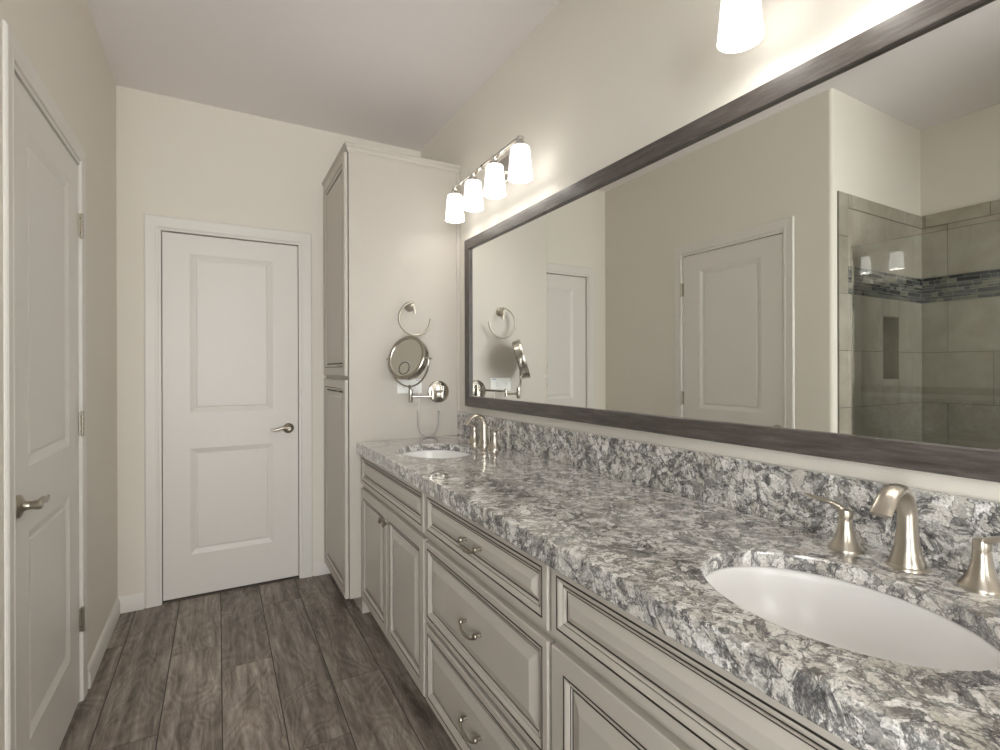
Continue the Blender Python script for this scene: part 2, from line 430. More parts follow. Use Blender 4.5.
wn = setting('added_window_2', (XS, (VY0+VY1)/2, VZ0))  # added window, lights the left wall by way of the mirror
b = MB()
for y0, y1, z0, z1 in ((VY0, VY1, VZ0, VZ0+wd), (VY0, VY1, VZ1-wd, VZ1), (VY0, VY0+wd, VZ0+wd, VZ1-wd), (VY1-wd, VY1, VZ0+wd, VZ1-wd)):
    b.box(XS-.09, XS-.04, y0, y1, z0, z1, M['trim'], .004)
b.build('added_window_frame', M['trim'], wn)
b = MB(); b.box(XS-.068, XS-.062, VY0+.03, VY1-.03, VZ0+.03, VZ1-.03, M['glass']); b.build('added_window_pane', M['glass'], wn)

# trims ------------------------------------------------------------
BB = [(0, 0), (.013, 0), (.013, .055), (.010, .062), (.010, .068), (.005, .078), (0, .084)]   # baseboard profile (out, up)
def baseboard(name, p0, p1, out):
    p0, p1, out = Vector(p0), Vector(p1), Vector(out); b = MB()
    b.rings([[p+out*o+Vector((0, 0, z)) for o, z in BB] for p in (p0, p1)], M['trim'], True, True)
    struct(b, name, M['trim'])
CW = .082
baseboard('baseboard_left', (XL, DL1+CW+.006, 0), (XL, YB, 0), (1, 0, 0))
baseboard('baseboard_left.001', (XL, YS+.02, 0), (XL, DL0-CW*.85-.001, 0), (1, 0, 0))
baseboard('baseboard_back', (XL, YB, 0), (DB0-CW-.003, YB, 0), (0, -1, 0))
baseboard('baseboard_back.001', (DB1+CW+.004, YB, 0), (.655, YB, 0), (0, -1, 0))

CP = [(0, 0), (0, .008), (.004, .012), (.012, .013), (.016, .0105), (.022, .0115), (.052, .015), (.058, .0155), (.0635, .010), (.066, .004), (.066, 0)]
def casing(parent, fr, u0, u1, v1, s=1.):
    """mitred door casing following an opening u0..u1 up to v1"""
    o, U, V, N = fr; b = MB(); loops = []
    rv = .006
    for (u, v, su, sv) in ((u0-rv, 0, -1, 0), (u0-rv, v1+rv, -1, 1), (u1+rv, v1+rv, 1, 1), (u1+rv, 0, 1, 0)):
        loops.append([o+U*(u+su*a*s)+V*(v+sv*a*s)+N*h*.55 for a, h in CP])
    b.rings(loops, M['trim'], True, True)
    return b.build('door_casing', M['trim'], parent, smooth=None)
DPR = [(0, 0), (.003, -.0012), (.027, -.0100), (.0305, -.0100), (.033, -.0060), (.037, -.0048)]
def slab(parent, fr, u0, u1, v0, v1, panels, t=.035):
    o, U, V, N = fr; b = MB()
    L = lambda *a: rect_loop(fr, *a)
    pu0, pu1 = panels[0][0], panels[0][1]
    b.rings([L(u0, u1, v0, v1, -t), L(u0, u1, v0, v1, -.002), L(u0+.002, u1-.002, v0+.002, v1-.002, 0)], M['door'], cap0=True)
    e = .002
    rects = [(u0+e, pu0, v0+e, v1-e), (pu1, u1-e, v0+e, v1-e)]
    zs = [v0+e] + [z for p in sorted(panels, key=lambda p: p[2]) for z in (p[2], p[3])] + [v1-e]
    for k in range(0, len(zs), 2): rects.append((pu0, pu1, zs[k], zs[k+1]))
    for r in rects: b.face(L(*r, 0), M['door'])
    for p in panels:
        b.rings([L(p[0]+i, p[1]-i, p[2]+i, p[3]-i, h) for i, h in DPR], M['door'], cap1=True)
    return b.build('door_panel', M['door'], parent, recalc=False, smooth=None)
X, Y, Z = Vector((1, 0, 0)), Vector((0, 1, 0)), Vector((0, 0, 1))

def hinge(parent, y, z):
    b = MB(); h = .09
    b.box(XL-.002, XL+.0025, y-.014, y+.012, z-h/2, z+h/2, M['nickel_dark'], .0008)
    for k in range(5):
        z0 = z-h/2+k*h/5
        b.lathe((XL+.006, y+.001, z0+.0006), (0, 0, 1), [(0, .0052), (h/5-.0012, .0052)], M['nickel_dark'], 12)
    for s in (-1, 1): b.lathe((XL+.006, y+.001, z+s*h/2), (0, 0, s), [(0, .0052), (.003, .0045), (.005, .002)], M['nickel_dark'], 12)
    hg = b.build('hinge', M['nickel_dark'], parent)
    b = MB()
    for dz in (-.028, .028):
        b.lathe((XL+.0025, y-.008, z+dz), (1, 0, 0), [(0, .003), (.001, .0025)], M['dark'], 10)
    b.build('screw', M['dark'], hg)

def lever_handle(parent, c, n, d, m=None):
    """rosette at c facing n, lever running along d"""
    m = m or M['nickel_dark']; c, n, d = Vector(c), Vector(n), Vector(d)
    b = MB()
    b.lathe(c, n, [(0, .031), (.005, .031), (.008, .030), (.0095, .027), (.011, .0255), (.0125, .020), (.016, .0145), (.020, .0115), (.028, .0108)], m, 32)
    b.lathe(c, n, [(.026, .0105), (.036, .0108), (.040, .0128), (.049, .0130), (.053, .010)], m, 24)
    p = curve([c+n*.044-d*.006, c+n*.046+d*.012+Z*.004, c+n*.047+d*.035+Z*.006, c+n*.046+d*.060-Z*.001, c+n*.044+d*.084-Z*.004, c+n*.043+d*.102+Z*.002], 5)
    r = lerp_list([(.0065, .0115), (.006, .0115), (.0055, .0095), (.005, .0080), (.0045, .0068), (.003, .004)], len(p))
    b.tube(p, r, m, 14, up=Z)
    return b.build('door_handle', m, parent)

# door in the left wall: slab flush with the room side, hinges showing at its far edge
d1 = setting('door_1', (XL, (DL0+DL1)/2, 0))
frL = (Vector((XL, 0, 0)), Y, Z, X)
ZL = 2.062
casing(d1, frL, DL0, DL1, ZL+.014, .95)
b = MB()
b.box(XL-T, XL+.0005, DL0-J, DL0-.003, 0, ZL+J, M['trim']); b.box(XL-T, XL+.0005, DL1+.003, DL1+J, 0, ZL+J, M['trim']); b.box(XL-T, XL+.0005, DL0-.003, DL1+.003, ZL+.004, ZL+J, M['trim'])
b.box(XL-.06, XL-.045, DL0-.003, DL0+.012, 0, ZL+.004, M['trim']); b.box(XL-.06, XL-.045, DL1-.012, DL1+.003, 0, ZL+.004, M['trim']); b.box(XL-.06, XL-.045, DL0, DL1, ZL-.01, ZL+.004, M['trim'])
b.box(XL-.11, XL-.09, DL0-.003, DL1+.003, .001, ZL+.004, M['trim'])  # unseen back plate added behind the slab to block stray sky light
b.build('door_jamb_and_backing', M['trim'], d1)
slab(d1, (Vector((XL-.004, 0, 0)), Y, Z, X), DL0, DL1, .008, ZL, [(1.893, 2.340, .232, .823), (1.893, 2.340, 1.006, 1.950)])
for hz in (1.832, 1.071, .319): hinge(d1, DL1+.003, hz)
lever_handle(d1, (XL-.004, DL0+.034, .915), X, Y)

# door in the back wall: slab set back in its jamb
d2 = setting('door_2', ((DB0+DB1)/2, YB, 0))
frB = (Vector((0, YB, 0)), X, Z, -Y)
casing(d2, frB, DB0-.008, DB1+.008, ZD+.010)
RB = .018
b = MB(); JX = J+.0
b.box(DB0-J, DB0-.003, YB-.0005, YB+T, 0, ZD+J, M['trim']); b.box(DB1+.003, DB1+J, YB-.0005, YB+T, 0, ZD+J, M['trim']); b.box(DB0-.003, DB1+.003, YB-.0005, YB+T, ZD+.004, ZD+J, M['trim'])
b.box(DB0-.003, DB1+.003, YB+.10, YB+.118, .007, ZD+.004, M['trim']); b.box(DB0-.003, DB0+.010, YB+RB+.037, YB+RB+.05, .007, ZD+.004, M['trim']); b.box(DB1-.010, DB1+.003, YB+RB+.037, YB+RB+.05, .007, ZD+.004, M['trim'])  # stops, plus an unseen back plate added against light leaking round the slab
b.build('door_jamb_and_backing', M['trim'], d2)
slab(d2, (Vector((0, YB+RB, 0)), X, Z, -Y), DB0, DB1, .012, ZD, [(-.137, .289, .243, .835), (-.137, .289, 1.036, 1.926)])
lever_handle(d2, (DB1-.056, YB+RB, .922), -Y, -X)
b = MB(); b.box(DB0-.003, DB1+.003, YB+.010, YB+.10, 0, .006, M['dark_brown'], .002); struct(b, 'trim_threshold', M['dark_brown'])

# ------------------------------------------------------------------ shower recess tiles
def tiles(mb, fr, rects, t=.009, m=None, gap=.0016, jit=None):
    o, U, V, N = fr
    for (u0, u1, v0, v1) in rects:
        c = (random.random(), random.random(), random.random())
        l = [rect_loop(fr, u0+gap, u1-gap, v0+gap, v1-gap, .001), rect_loop(fr, u0+gap, u1-gap, v0+gap, v1-gap, t-.0008), rect_loop(fr, u0+gap+.0008, u1-gap-.0008, v0+gap+.0008, v1-gap-.0008, t)]
        for k in range(2):
            for i in range(4):
                j = (i+1) % 4; mb.face([l[k][i], l[k][j], l[k+1][j], l[k+1][i]], m, c)
        mb.face(l[2], m, c)
def grid_rects(u0, u1, rows, length, offs, hole=None):
    out = []
    for k, (v0, v1) in enumerate(rows):
        u = u0-length+((offs[k % len(offs)]-u0) % length)
        while u < u1:
            a, c = max(u, u0), min(u+length, u1)
            if c-a > .004:
                if hole and not (v1 <= hole[2] or v0 >= hole[3] or c <= hole[0] or a >= hole[1]):
                    if a < hole[0]: out.append((a, hole[0], v0, v1))
                    if c > hole[1]: out.append((hole[1], c, v0, v1))
                    aa, cc = max(a, hole[0]), min(c, hole[1])
                    if v0 < hole[2]: out.append((aa, cc, v0, hole[2]))
                    if v1 > hole[3]: out.append((aa, cc, hole[3], v1))
                else: out.append((a, c, v0, v1))
            u += length
    return out
RW = [(0, .132), (.132, .442), (.442, .752), (.752, 1.062), (1.062, 1.372), (1.372, 1.682), (1.835, 2.150)]
TR = [(2.150, 2.229)]
def mosaic_rects(u0, u1, v0, v1):
    out = []; rows = 8; hh = [1.0, .6, 1.3, .8, 1.0, .6, 1.2, .9]; s = sum(hh); v = v0
    for h in hh:
        dv = (v1-v0)*h/s; u = u0
        while u < u1:
            L = random.choice((.03, .045, .07, .11)); c = min(u+L, u1); out.append((u, c, v, v+dv)); u = c
        v += dv
    return out
TL = -.507
def tile_wall(name, fr, u0, u1, offs, hole=None, edge=None):
    b = MB(); o, U, V, N = fr
    l = [rect_loop(fr, u0, u1, 0, 2.229, h) for h in (.0, .006)]
    if hole:
        for r in ((u0, hole[0], 0, 2.229), (hole[1], u1, 0, 2.229), (hole[0], hole[1], 0, hole[2]), (hole[0], hole[1], hole[3], 2.229)):
            b.rings([rect_loop(fr, *r, 0), rect_loop(fr, *r, .0065)], M['grout'], True, True)
    else: b.rings(l, M['grout'], True, True)
    ue = u1-.092 if edge else u1
    b.rings([rect_loop(fr, u0, ue, 1.682, 1.835, h) for h in (.0065, .0072)], M['mgrout'], False, True)
    tiles(b, fr, grid_rects(u0, ue, RW, .61, offs, hole), m=M['tile'])
    tiles(b, fr, grid_rects(u0, ue, TR, .305, (offs[0]+.11,)), m=M['tile'], t=.0105)
    tiles(b, fr, mosaic_rects(u0, ue, 1.682, 1.835), m=M['mosaic'], t=.0088, gap=.0010)
    if edge: tiles(b, fr, [(ue, u1, z, min(z+.31, 2.229)) for z in [.132+.31*k for k in range(-1, 7)] if z < 2.2], m=M['tile'], t=.0105)
    return b
fs = (Vector((0, YS, 0)), X, Z, -Y)
b = tile_wall('wall_tile_side', fs, XS, TL, (-.74, -1.05), NZ, True)
# niche lining
nx0, nx1, nz0, nz1 = NZ
b.rings([rect_loop(fs, nx0-.0005, nx1+.0005, nz0-.0005, nz1+.0005, .0065), rect_loop(fs, nx0+.003, nx1-.003, nz0+.003, nz1-.003, .0092), rect_loop(fs, nx0+.003, nx1-.003, nz0+.003, nz1-.003, -.095)], M['tile'], False, True)
o = struct(b, 'wall_shower_side_tile', M['tile'], recalc=False)
b = tile_wall('wall_tile_back', (Vector((XS, 0, 0)), Y, Z, X), YN, YS-.009, (1.347, 1.14, 1.347))
struct(b, 'wall_shower_back_tile', M['tile'], recalc=False)
b = MB(); b.box(-.72, -.60, YN, YS, 0, .11, M['tile'], .004, col=(.5, .5, .5)); struct(b, 'trim_shower_curb', M['tile'])

GX = -.632
g = thing('shower_screen', (GX, 1.2, .11), 'clear frameless glass shower screen seen in the mirror beside the tiled wall', 'shower screen')
b = MB(); b.box(GX-.011, GX+.011, YS-.0175, YS-.0095, .11, 1.945, M['chrome'], .001); b.build('wall_channel', M['chrome'], g)
ang = math.radians(3.0); p0 = Vector((GX, YS-.012, 0)); dd = Vector((-math.sin(ang), -math.cos(ang), 0)); nn = Vector((math.cos(ang), -math.sin(ang), 0)); p1 = p0+dd*1.30
b = MB(); b.rings([[p+nn*q+Vector((0, 0, z)) for q, z in ((-.004, .113), (.004, .113), (.004, 1.940), (-.004, 1.940))] for p in (p0, p1)], M['glass'], True, True)
b.build('glass_panel', M['glass'], g, smooth=None)
for y in (1.2, .6):
    c = p0+dd*(YS-y); b = MB(); b.box(c.x-.012, c.x+.012, c.y-.02, c.y+.02, .1105, .150, M['chrome'], .002); b.build('floor_clamp', M['chrome'], g)

# ------------------------------------------------------------------ cabinets
XF = .646                      # plane of the vanity fronts
PD_IN = [(0, -.003), (.003, 0), (.0208, 0), (.0214, -.0018), (.0246, -.0018), (.0252, -.0002), (.0300, -.0010), (.0365, -.0055), (.0374, -.0070), (.0406, -.0070), (.0412, -.0046), (.0455, -.0075), (.0460, -.0105), (.0498, -.0105), (.0504, -.0095), (.0680, -.0010)]
def cab_mats(prof, dark):
    return [M['glaze'] if k in dark else M['cabinet'] for k in range(len(prof)-1)] + [M['cabinet']]
PD_DARK = {3, 7+0, 8, 12}
def drawer_prof(big):
    p = list(PD_IN)
    if big: p[-1] = (.080, -.0005)
    return p
PDR = [(0, -.003), (.003, 0), (.0450, 0), (.0454, -.0018), (.0486, -.0018), (.0492, -.0004), (.0540, -.0012), (.0605, -.0056), (.0612, -.0072), (.0646, -.0072), (.0652, -.0100), (.0692, -.0100), (.0698, -.0095), (.1000, -.0005)]
PDR_DARK = {2, 3, 4, 8, 10}
def front(name, parent, y0, y1, z0, z1, prof, dark, xf=XF, t=.020):
    b = MB(); fr = (Vector((xf, 0, 0)), Y, Z, -X)
    loops = [rect_loop(fr, y0, y1, z0, z1, -t)] + [rect_loop(fr, y0+i, y1-i, z0+i, z1-i, h) for i, h in prof]
    ms = [M['cabinet']] + [M['glaze'] if k in dark else M['cabinet'] for k in range(len(prof)-1)]
    b.rings(loops, cap0=True, cap1=True, mats=ms)
    for f in b.bm.faces:
        if len(f.verts) == 4 and f.material_index != b.mi(M['cabinet']) and f.calc_area() > .02: f.material_index = b.mi(M['cabinet'])
    return b.build(name, M['cabinet'], parent, smooth=None)
DRK = {2, 3, 4, 8, 12}
def knob(parent, x, y, z, s=1.):
    b = MB(); b.lathe((x, y, z), (-1, 0, 0), [(0, .008*s), (.002, .008*s), (.004, .005*s), (.012, .0045*s), (.016, .009*s), (.020, .0135*s), (.024, .0140*s), (.028, .011*s), (.030, .005*s)], M['nickel_dark'], 20)
    return b.build('knob', M['nickel_dark'], parent)
def pull(parent, x, y, z, cc=.096):
    """twisted bail pull: two posts and a drooping bar"""
    b = MB()
    for s in (-1, 1):
        b.lathe((x, y+s*cc/2, z), (-1, 0, 0), [(0, .0085), (.002, .0085), (.004, .0055), (.014, .0048), (.018, .0075), (.022, .0095), (.026, .0085), (.028, .004)], M['nickel_dark'], 18)
    p = curve([(x-.021, y-cc/2, z-.003), (x-.026, y-cc/2+.008, z-.009), (x-.030, y-cc/4, z-.013), (x-.031, y, z-.014), (x-.030, y+cc/4, z-.013), (x-.026, y+cc/2-.008, z-.009), (x-.021, y+cc/2, z-.003)], 4)
    r = lerp_list([.0045, .004, .0038, .0052, .0038, .004, .0045], len(p))
    b.tube(p, r, M['nickel_dark'], 12)
    return b.build('pull', M['nickel_dark'], parent)
ZB, ZT = .09, .8695
def carcass(parent, y0, y1):
    b = MB(); th = .018; xb = XR-.002; x0 = XF+.0205
    b.box(x0, xb, y0, y0+th, ZB, ZT, M['cabinet']); b.box(x0, xb, y1-th, y1, ZB, ZT, M['cabinet'])
    b.box(x0, xb, y0+th, y1-th, ZB, ZB+th, M['cabinet'])
    b.box(xb-.006, xb, y0+th, y1-th, ZB+th, ZT, M['cabinet'])
    # face frame
    b.box(x0, x0+.019, y0+th, y0+.04, ZB+th, ZT, M['cabinet']); b.box(x0, x0+.019, y1-.04, y1-th, ZB+th, ZT, M['cabinet'])
    b.box(x0, x0+.019, y0+.04, y1-.04, ZT-.03, ZT, M['cabinet']); b.box(x0, x0+.019, y0+.04, y1-.04, .655, .695, M['cabinet'])
    b.build('cabinet_body', M['cabinet'], parent)
    b = MB(); b.box(.70, .716, y0, y1, 0, ZB, M['cabinet']); b.build('toe_kick', M['cabinet'], parent)
def sink_cabinet(y0, y1, label):
    c = thing('vanity_cabinet', (.93, (y0+y1)/2, 0), label, 'cabinet', None)
    carcass(c, y0, y1); e = .007; mid = (y0+y1)/2
    front('false_drawer_front', c, y0+e, y1-e, .684, .8445, PD_IN, DRK)
    da = front('cabinet_door', c, y0+e, mid-.0015, ZB+.001, .662, PDR, PDR_DARK)
    db = front('cabinet_door', c, mid+.0015, y1-e, ZB+.001, .662, PDR, PDR_DARK)
    knob(da, XF, mid-.030, .606); knob(db, XF, mid+.030, .606)
    return c
YA, YBB, YCC = 1.720, .935, -.010
sink_cabinet(YA, YC-.002, 'greige glazed cabinet with two knobbed doors under the far sink')
sink_cabinet(YCC, YBB, 'greige glazed cabinet under the near sink, at right edge of the photo')
c = thing('drawer_cabinet', (.93, (YA+YBB)/2, 0), 'greige glazed bank of three drawers with bail pulls, between the sink cabinets', 'cabinet')
carcass(c, YBB, YA)
for z0, z1, zp, big in ((.684, .8445, .768, 0), (.3765, .6605, .524, 1), (.091, .3595, .232, 1)):
    d = front('drawer', c, YBB+.006, YA-.006, z0, z1, drawer_prof(big), DRK)
    pull(d, XF-(-.0 if 0 else -.0035)-.0, (YA+YBB)/2-.005, zp)

# tall linen cabinet
XT = .591
tc = thing('linen_cabinet', (.9, (YC+YB)/2, 0), 'tall greige linen cabinet with stacked doors between vanity and back wall', 'cabinet')
b = MB()
b.box(XT, XR-.002, YC, YC+.018, ZB, 2.412, M['cabinet'], .001); b.box(XT, XR-.002, YB-.022, YB-.003, ZB, 2.412, M['cabinet'])
b.box(XT, XR-.002, YC+.018, YB-.022, ZB, ZB+.018, M['cabinet']); b.box(XT, XR-.002, YC+.018, YB-.022, 2.394, 2.412, M['cabinet'])
b.box(XR-.012, XR-.002, YC+.018, YB-.022, ZB+.018, 2.394, M['cabinet'])
b.box(XT, XT+.019, YC+.018, YC+.045, ZB+.018, 2.394, M['cabinet']); b.box(XT, XT+.019, YB-.06, YB-.022, ZB+.018, 2.394, M['cabinet']); b.box(XT, XT+.019, YC+.045, YB-.06, 1.205, 1.26, M['cabinet'])
b.build('cabinet_body', M['cabinet'], tc)
b = MB(); b.box(.656, XR-.002, YC+.002, YB-.003, 0, ZB, M['cabinet']); b.build('toe_kick', M['cabinet'], tc)
b = MB()   # crown: profile (out, up) swept round the front and the near side
CR = [(0, -.012), (.004, -.012), (.006, -.006), (.010, -.004), (.012, .006), (.016, .013), (.019, .015), (.020, .019), (.023, .020), (.023, .029), (0, .029)]
zc = 2.412
loops = [[Vector((XR-.002, YC-o, zc+u)) for o, u in CR], [Vector((XT-o, YC-o, zc+u)) for o, u in CR], [Vector((XT-o, YB-.003, zc+u)) for o, u in CR]]
b.rings(loops, M['cabinet'], True, True); b.box(XT, XR-.002, YC, YB-.003, zc, zc+.028, M['cabinet'])
b.build('crown_moulding', M['cabinet'], tc)
b = MB(); b.box(XR-.022, XR-.002, YC-.006, YC-.0002, .902, 2.40, M['cabinet'], .0015); b.build('scribe_strip', M['cabinet'], tc)
XD = .569
for z0, z1, kz in ((1.244, 2.400, 1.296), (ZB+.002, 1.222, 1.172)):
    d = front('cabinet_door', tc, YC+.008, YB-.045, z0, z1, PDR, PDR_DARK, xf=XD, t=.018)
    knob(d, XD, YC+.055, kz, .9)
for z in (.2, 1.0, 1.5, 2.25):
    for y in (YC+.03, YB-.08):
        b = MB(); b.box(XD+.0183, XT-.0002, y, y+.02, z, z+.03, M['nickel_dark']); b.build('hinge_plate', M['nickel_dark'], tc)

# ------------------------------------------------------------------ countertop with two oval cut-outs
ZK, CT, CS = .900, .054, .030        # slab 3 cm, front edge built up
CX0, CX1, CY0, CY1 = .626, XR-.001, -.025, YC-.001
SINKS = (.460, 2.190); SXC, SA, SB = .882, .166, .215
b = MB(); mq = M['quartz']
def region(ya, yb, yc):
    """top surface (with oval hole), bottom, hole wall"""
    cx0 = CX0+.004; N = 72
    angs = sorted(set([2*math.pi*k/N for k in range(N)] + [math.atan2(y-yc, x-SXC) % (2*math.pi) for x in (cx0, CX1) for y in (ya, yb)]))
    def rect_pt(a):
        dx, dy = math.cos(a), math.sin(a); ts = []
        if dx > 1e-9: ts.append((CX1-SXC)/dx)
        if dx < -1e-9: ts.append((cx0-SXC)/dx)
        if dy > 1e-9: ts.append((yb-yc)/dy)
        if dy < -1e-9: ts.append((ya-yc)/dy)
        t = min(ts); return (SXC+dx*t, yc+dy*t)
    ell = lambda a, g: (SXC+(SA+g)*math.cos(math.atan2(math.sin(a)/SB, math.cos(a)/SA)), yc+(SB+g)*math.sin(math.atan2(math.sin(a)/SB, math.cos(a)/SA)))
    P = lambda xy, z: Vector((xy[0], xy[1], z))
    b.rings([[P(rect_pt(a), ZK) for a in angs], [P(ell(a, .003), ZK) for a in angs], [P(ell(a, .0008), ZK-.0012) for a in angs], [P(ell(a, 0), ZK-.004) for a in angs], [P(ell(a, 0), ZK-CS) for a in angs], [P(rect_pt(a), ZK-CS) for a in angs]], mq)
rg = []
for yc in SINKS: rg.append((yc-.30, yc+.30))
for (ya, yb), yc in zip(rg, SINKS): region(ya, yb, yc)
for ya, yb in ((CY0, rg[0][0]), (rg[0][1], rg[1][0]), (rg[1][1], CY1)):
    for z in (ZK, ZK-CS): b.face([(CX0+.004, ya, z), (CX1, ya, z), (CX1, yb, z), (CX0+.004, yb, z)], mq)
pf = [(CX0+.004, ZK), (CX0+.0012, ZK-.0012), (CX0, ZK-.004), (CX0, ZK-CT+.003), (CX0+.001, ZK-CT+.001), (CX0+.004, ZK-CT), (CX0+.038, ZK-CT), (CX0+.038, ZK-CS-.0001)]
b.rings([[Vector((x, y, z)) for x, z in pf] for y in (CY0, CY1)], mq, closed=False)
b.face([(CX1, CY0, ZK), (CX1, CY1, ZK), (CX1, CY1, ZK-CS), (CX1, CY0, ZK-CS)], mq)
for y in (CY0, CY1): b.face([(x, y, z) for x, z in pf]+[(CX1, y, ZK-CS), (CX1, y, ZK)], mq)
tag(b.build('countertop', mq, smooth=10), 'long speckled grey and white stone countertop over the vanity cabinets', 'countertop')
b = MB(); b.box(1.200, XR-.0005, CY0, YC-.001, ZK+.0004, 1.036, mq, .0015)
tag(b.build('backsplash', mq), 'low speckled stone backsplash standing along the wall below the long mirror', 'backsplash')

def sink(yc, label):
    s = thing('sink', (SXC, yc, ZK-CS-.15), label, 'sink', None)
    b = MB(); N = 64; zt = ZK-CS-.0006
    prof = [(1.11, 0), (1.015, 0), (1.0, -.004), (.985, -.016), (.955, -.045), (.89, -.085), (.78, -.115), (.60, -.135), (.38, -.145), (.14, -.149)]
    # outer skin under the bowl
    outer = [(.14, -.158), (.38, -.156), (.62, -.146), (.82, -.124), (.93, -.092), (1.0, -.05), (1.03, -.014), (1.11, -.012)]
    loops = [[Vector((SXC+SA*k*math.cos(2*math.pi*i/N), yc+SB*k*math.sin(2*math.pi*i/N), zt+h)) for i in range(N)] for k, h in prof]
    b.rings(loops, M['porcelain'])
    l2 = [[Vector((SXC+SA*k*math.cos(2*math.pi*i/N), yc+SB*k*math.sin(2*math.pi*i/N), zt+h)) for i in range(N)] for k, h in outer]
    b.rings([loops[-1]]+l2+[loops[0]], M['porcelain'])
    b.build('basin', M['porcelain'], s, smooth=60)
    b = MB(); b.lathe((SXC, yc, zt-.150), (0, 0, 1), [(-.01, .020), (.0025, .024), (.004, .021), (.0035, .017), (.006, .015), (.008, .008)], M['nickel'], 28); b.build('drain', M['nickel'], s)
sink(SINKS[0], 'large white oval undermount sink at the near right end of the countertop')
sink(SINKS[1], 'white oval undermount sink at the far end of the countertop beside the tall cabinet')

def faucet(yc, label):
    f = thing('faucet', (1.135, yc, ZK), label, 'faucet', None); m = M['nickel']; x = 1.135
    b = MB()
    p = curve([(x, yc, ZK), (x, yc, ZK+.012), (x, yc, ZK+.035), (x, yc, ZK+.075), (x-.001, yc, ZK+.108), (x-.013, yc, ZK+.137), (x-.040, yc, ZK+.151), (x-.068, yc, ZK+.143), (x-.090, yc, ZK+.124), (x-.100, yc, ZK+.112)], 6)
    rr = lerp_list([(.031, .030), (.0285, .027), (.021, .0195), (.0165, .0155), (.0155, .0145), (.0155, .013), (.0165, .0105), (.0175, .008), (.018, .0065), (.0178, .006)], len(p))
    b.tube(p, rr, m, 28, up=(1, 0, 0))
    b.lathe((x, yc, ZK), (0, 0, 1), [(0, .033), (.003, .033), (.006, .0305)], m, 36)
    b.build('spout', m, f, smooth=50)
    b = MB(); b.lathe((x+.030, yc, ZK), (0, 0, 1), [(0, .0025), (.082, .0025), (.084, .005), (.094, .006), (.098, .003)], m, 14); b.build('drain_rod', m, f)
    for s in (1, -1):
        y = yc+s*.107
        b = MB()
        b.lathe((x, y, ZK), (0, 0, 1), [(0, .0315), (.003, .0320), (.006, .0305), (.012, .026), (.024, .0195), (.040, .0152), (.055, .0130), (.0640, .0122), (.0648, .0112), (.0660, .0112), (.0668, .0124), (.076, .0130), (.082, .0120), (.085, .006)], m, 36)
        p = curve([(x, y, ZK+.078), (x, y+s*.010, ZK+.084), (x, y+s*.026, ZK+.091), (x, y+s*.045, ZK+.0935), (x, y+s*.064, ZK+.095), (x, y+s*.080, ZK+.0985)], 5)
        r = lerp_list([(.011, .0065), (.0110, .006), (.0095, .0045), (.0085, .0042), (.0082, .0036), (.0055, .0024)], len(p))
        b.tube(p, r, m, 18, up=Z)
        b.build('handle', m, f, smooth=50)
faucet(.457, 'brushed nickel widespread faucet behind the large near sink')
faucet(2.195, 'brushed nickel widespread faucet behind the far sink beside the tall cabinet')

# ------------------------------------------------------------------ long framed mirror
MY0, MY1, MZ0, MZ1, MF = .125, 2.527, 1.075, 1.985, .0555
mr = thing('framed_mirror', (XR, (MY0+MY1)/2, MZ0), 'very long wall mirror in a dark grey wood frame above the vanity', 'mirror')
b = MB(); fr = (Vector((XR, 0, 0)), Y, Z, -X)
pf = [(0, .0005), (0, .030), (.002, .032), (MF-.002, .032), (MF, .030), (MF, .0205)]
mv = frame_wood_v()
loops = [rect_loop(fr, MY0+i, MY1-i, MZ0+i, MZ1-i, h) for i, h in pf]
b.rings(loops, M['frame'])
b.mi(mv)
for f_ in b.bm.faces:
    ys = [v.co.y for v in f_.verts]
    if max(ys) < MY0+MF+.001 or min(ys) > MY1-MF-.001: f_.material_index = b.mi(mv)
b.build('mirror_frame', M['frame'], mr, smooth=20)
b = MB(); b.box(1.2002, XR-.0008, MY0+.03, MY1-.03, MZ0+.03, MZ1-.03, M['mirror']); b.build('mirror_glass', M['mirror'], mr)

# ------------------------------------------------------------------ vanity lights
def vanity_light(ys, label, group=None):
    yc = sum(ys)/len(ys); xs = 1.098
    t = thing('vanity_light', (XR, yc, 2.10), label, 'light', group)
    b = MB(); b.box(XR-.018, XR-.0005, yc-.058, yc+.058, 2.172, 2.292, M['chrome'], .004)
    b.lathe((XR-.018, yc, 2.232), (-1, 0, 0), [(0, .016), (.006, .014), (.008, .009), (.115, .009)], M['chrome'], 20)
    b.build('wall_plate', M['chrome'], t)
    b = MB(); b.box(xs-.011, xs+.011, min(ys)-.014, max(ys)+.014, 2.231, 2.241, M['chrome'], .0015); b.build('bar', M['chrome'], t)
    for y in ys:
        b = MB(); b.lathe((xs, y, 2.246), (0, 0, -1), [(0, .006), (.004, .012), (.010, .013), (.016, .014), (.022, .017), (.038, .025), (.050, .029), (.055, .029)], M['chrome'], 28); sk = b.build('socket', M['chrome'], t)
        b = MB()
        b.lathe((xs, y, 0), (0, 0, 1), [(2.199, .028), (2.198, .0365), (2.194, .0395), (2.16, .0430), (2.11, .0475), (2.068, .0515), (2.0655, .0520), (2.0655, .0490), (2.068, .0485), (2.11, .0445), (2.16, .0400), (2.192, .0365), (2.194, .028)], M['shade'], 40, False, False)
        b.build('shade', M['shade'], t, smooth=50)
        b = MB(); b.lathe((xs, y, 2.193), (0, 0, -1), [(0, .012), (.012, .013), (.024, .020), (.040, .027), (.056, .025), (.066, .015), (.070, .004)], M['bulb'], 20); b.build('bulb', M['bulb'], sk)
        l = bpy.data.lights.new('bulb_light', 'POINT'); l.energy = LAMP_W; l.color = (1, .96, .91); l.shadow_soft_size = .028
        o = bpy.data.objects.new('bulb_light', l); COL.objects.link(o); o.location = (xs, y, 2.098)
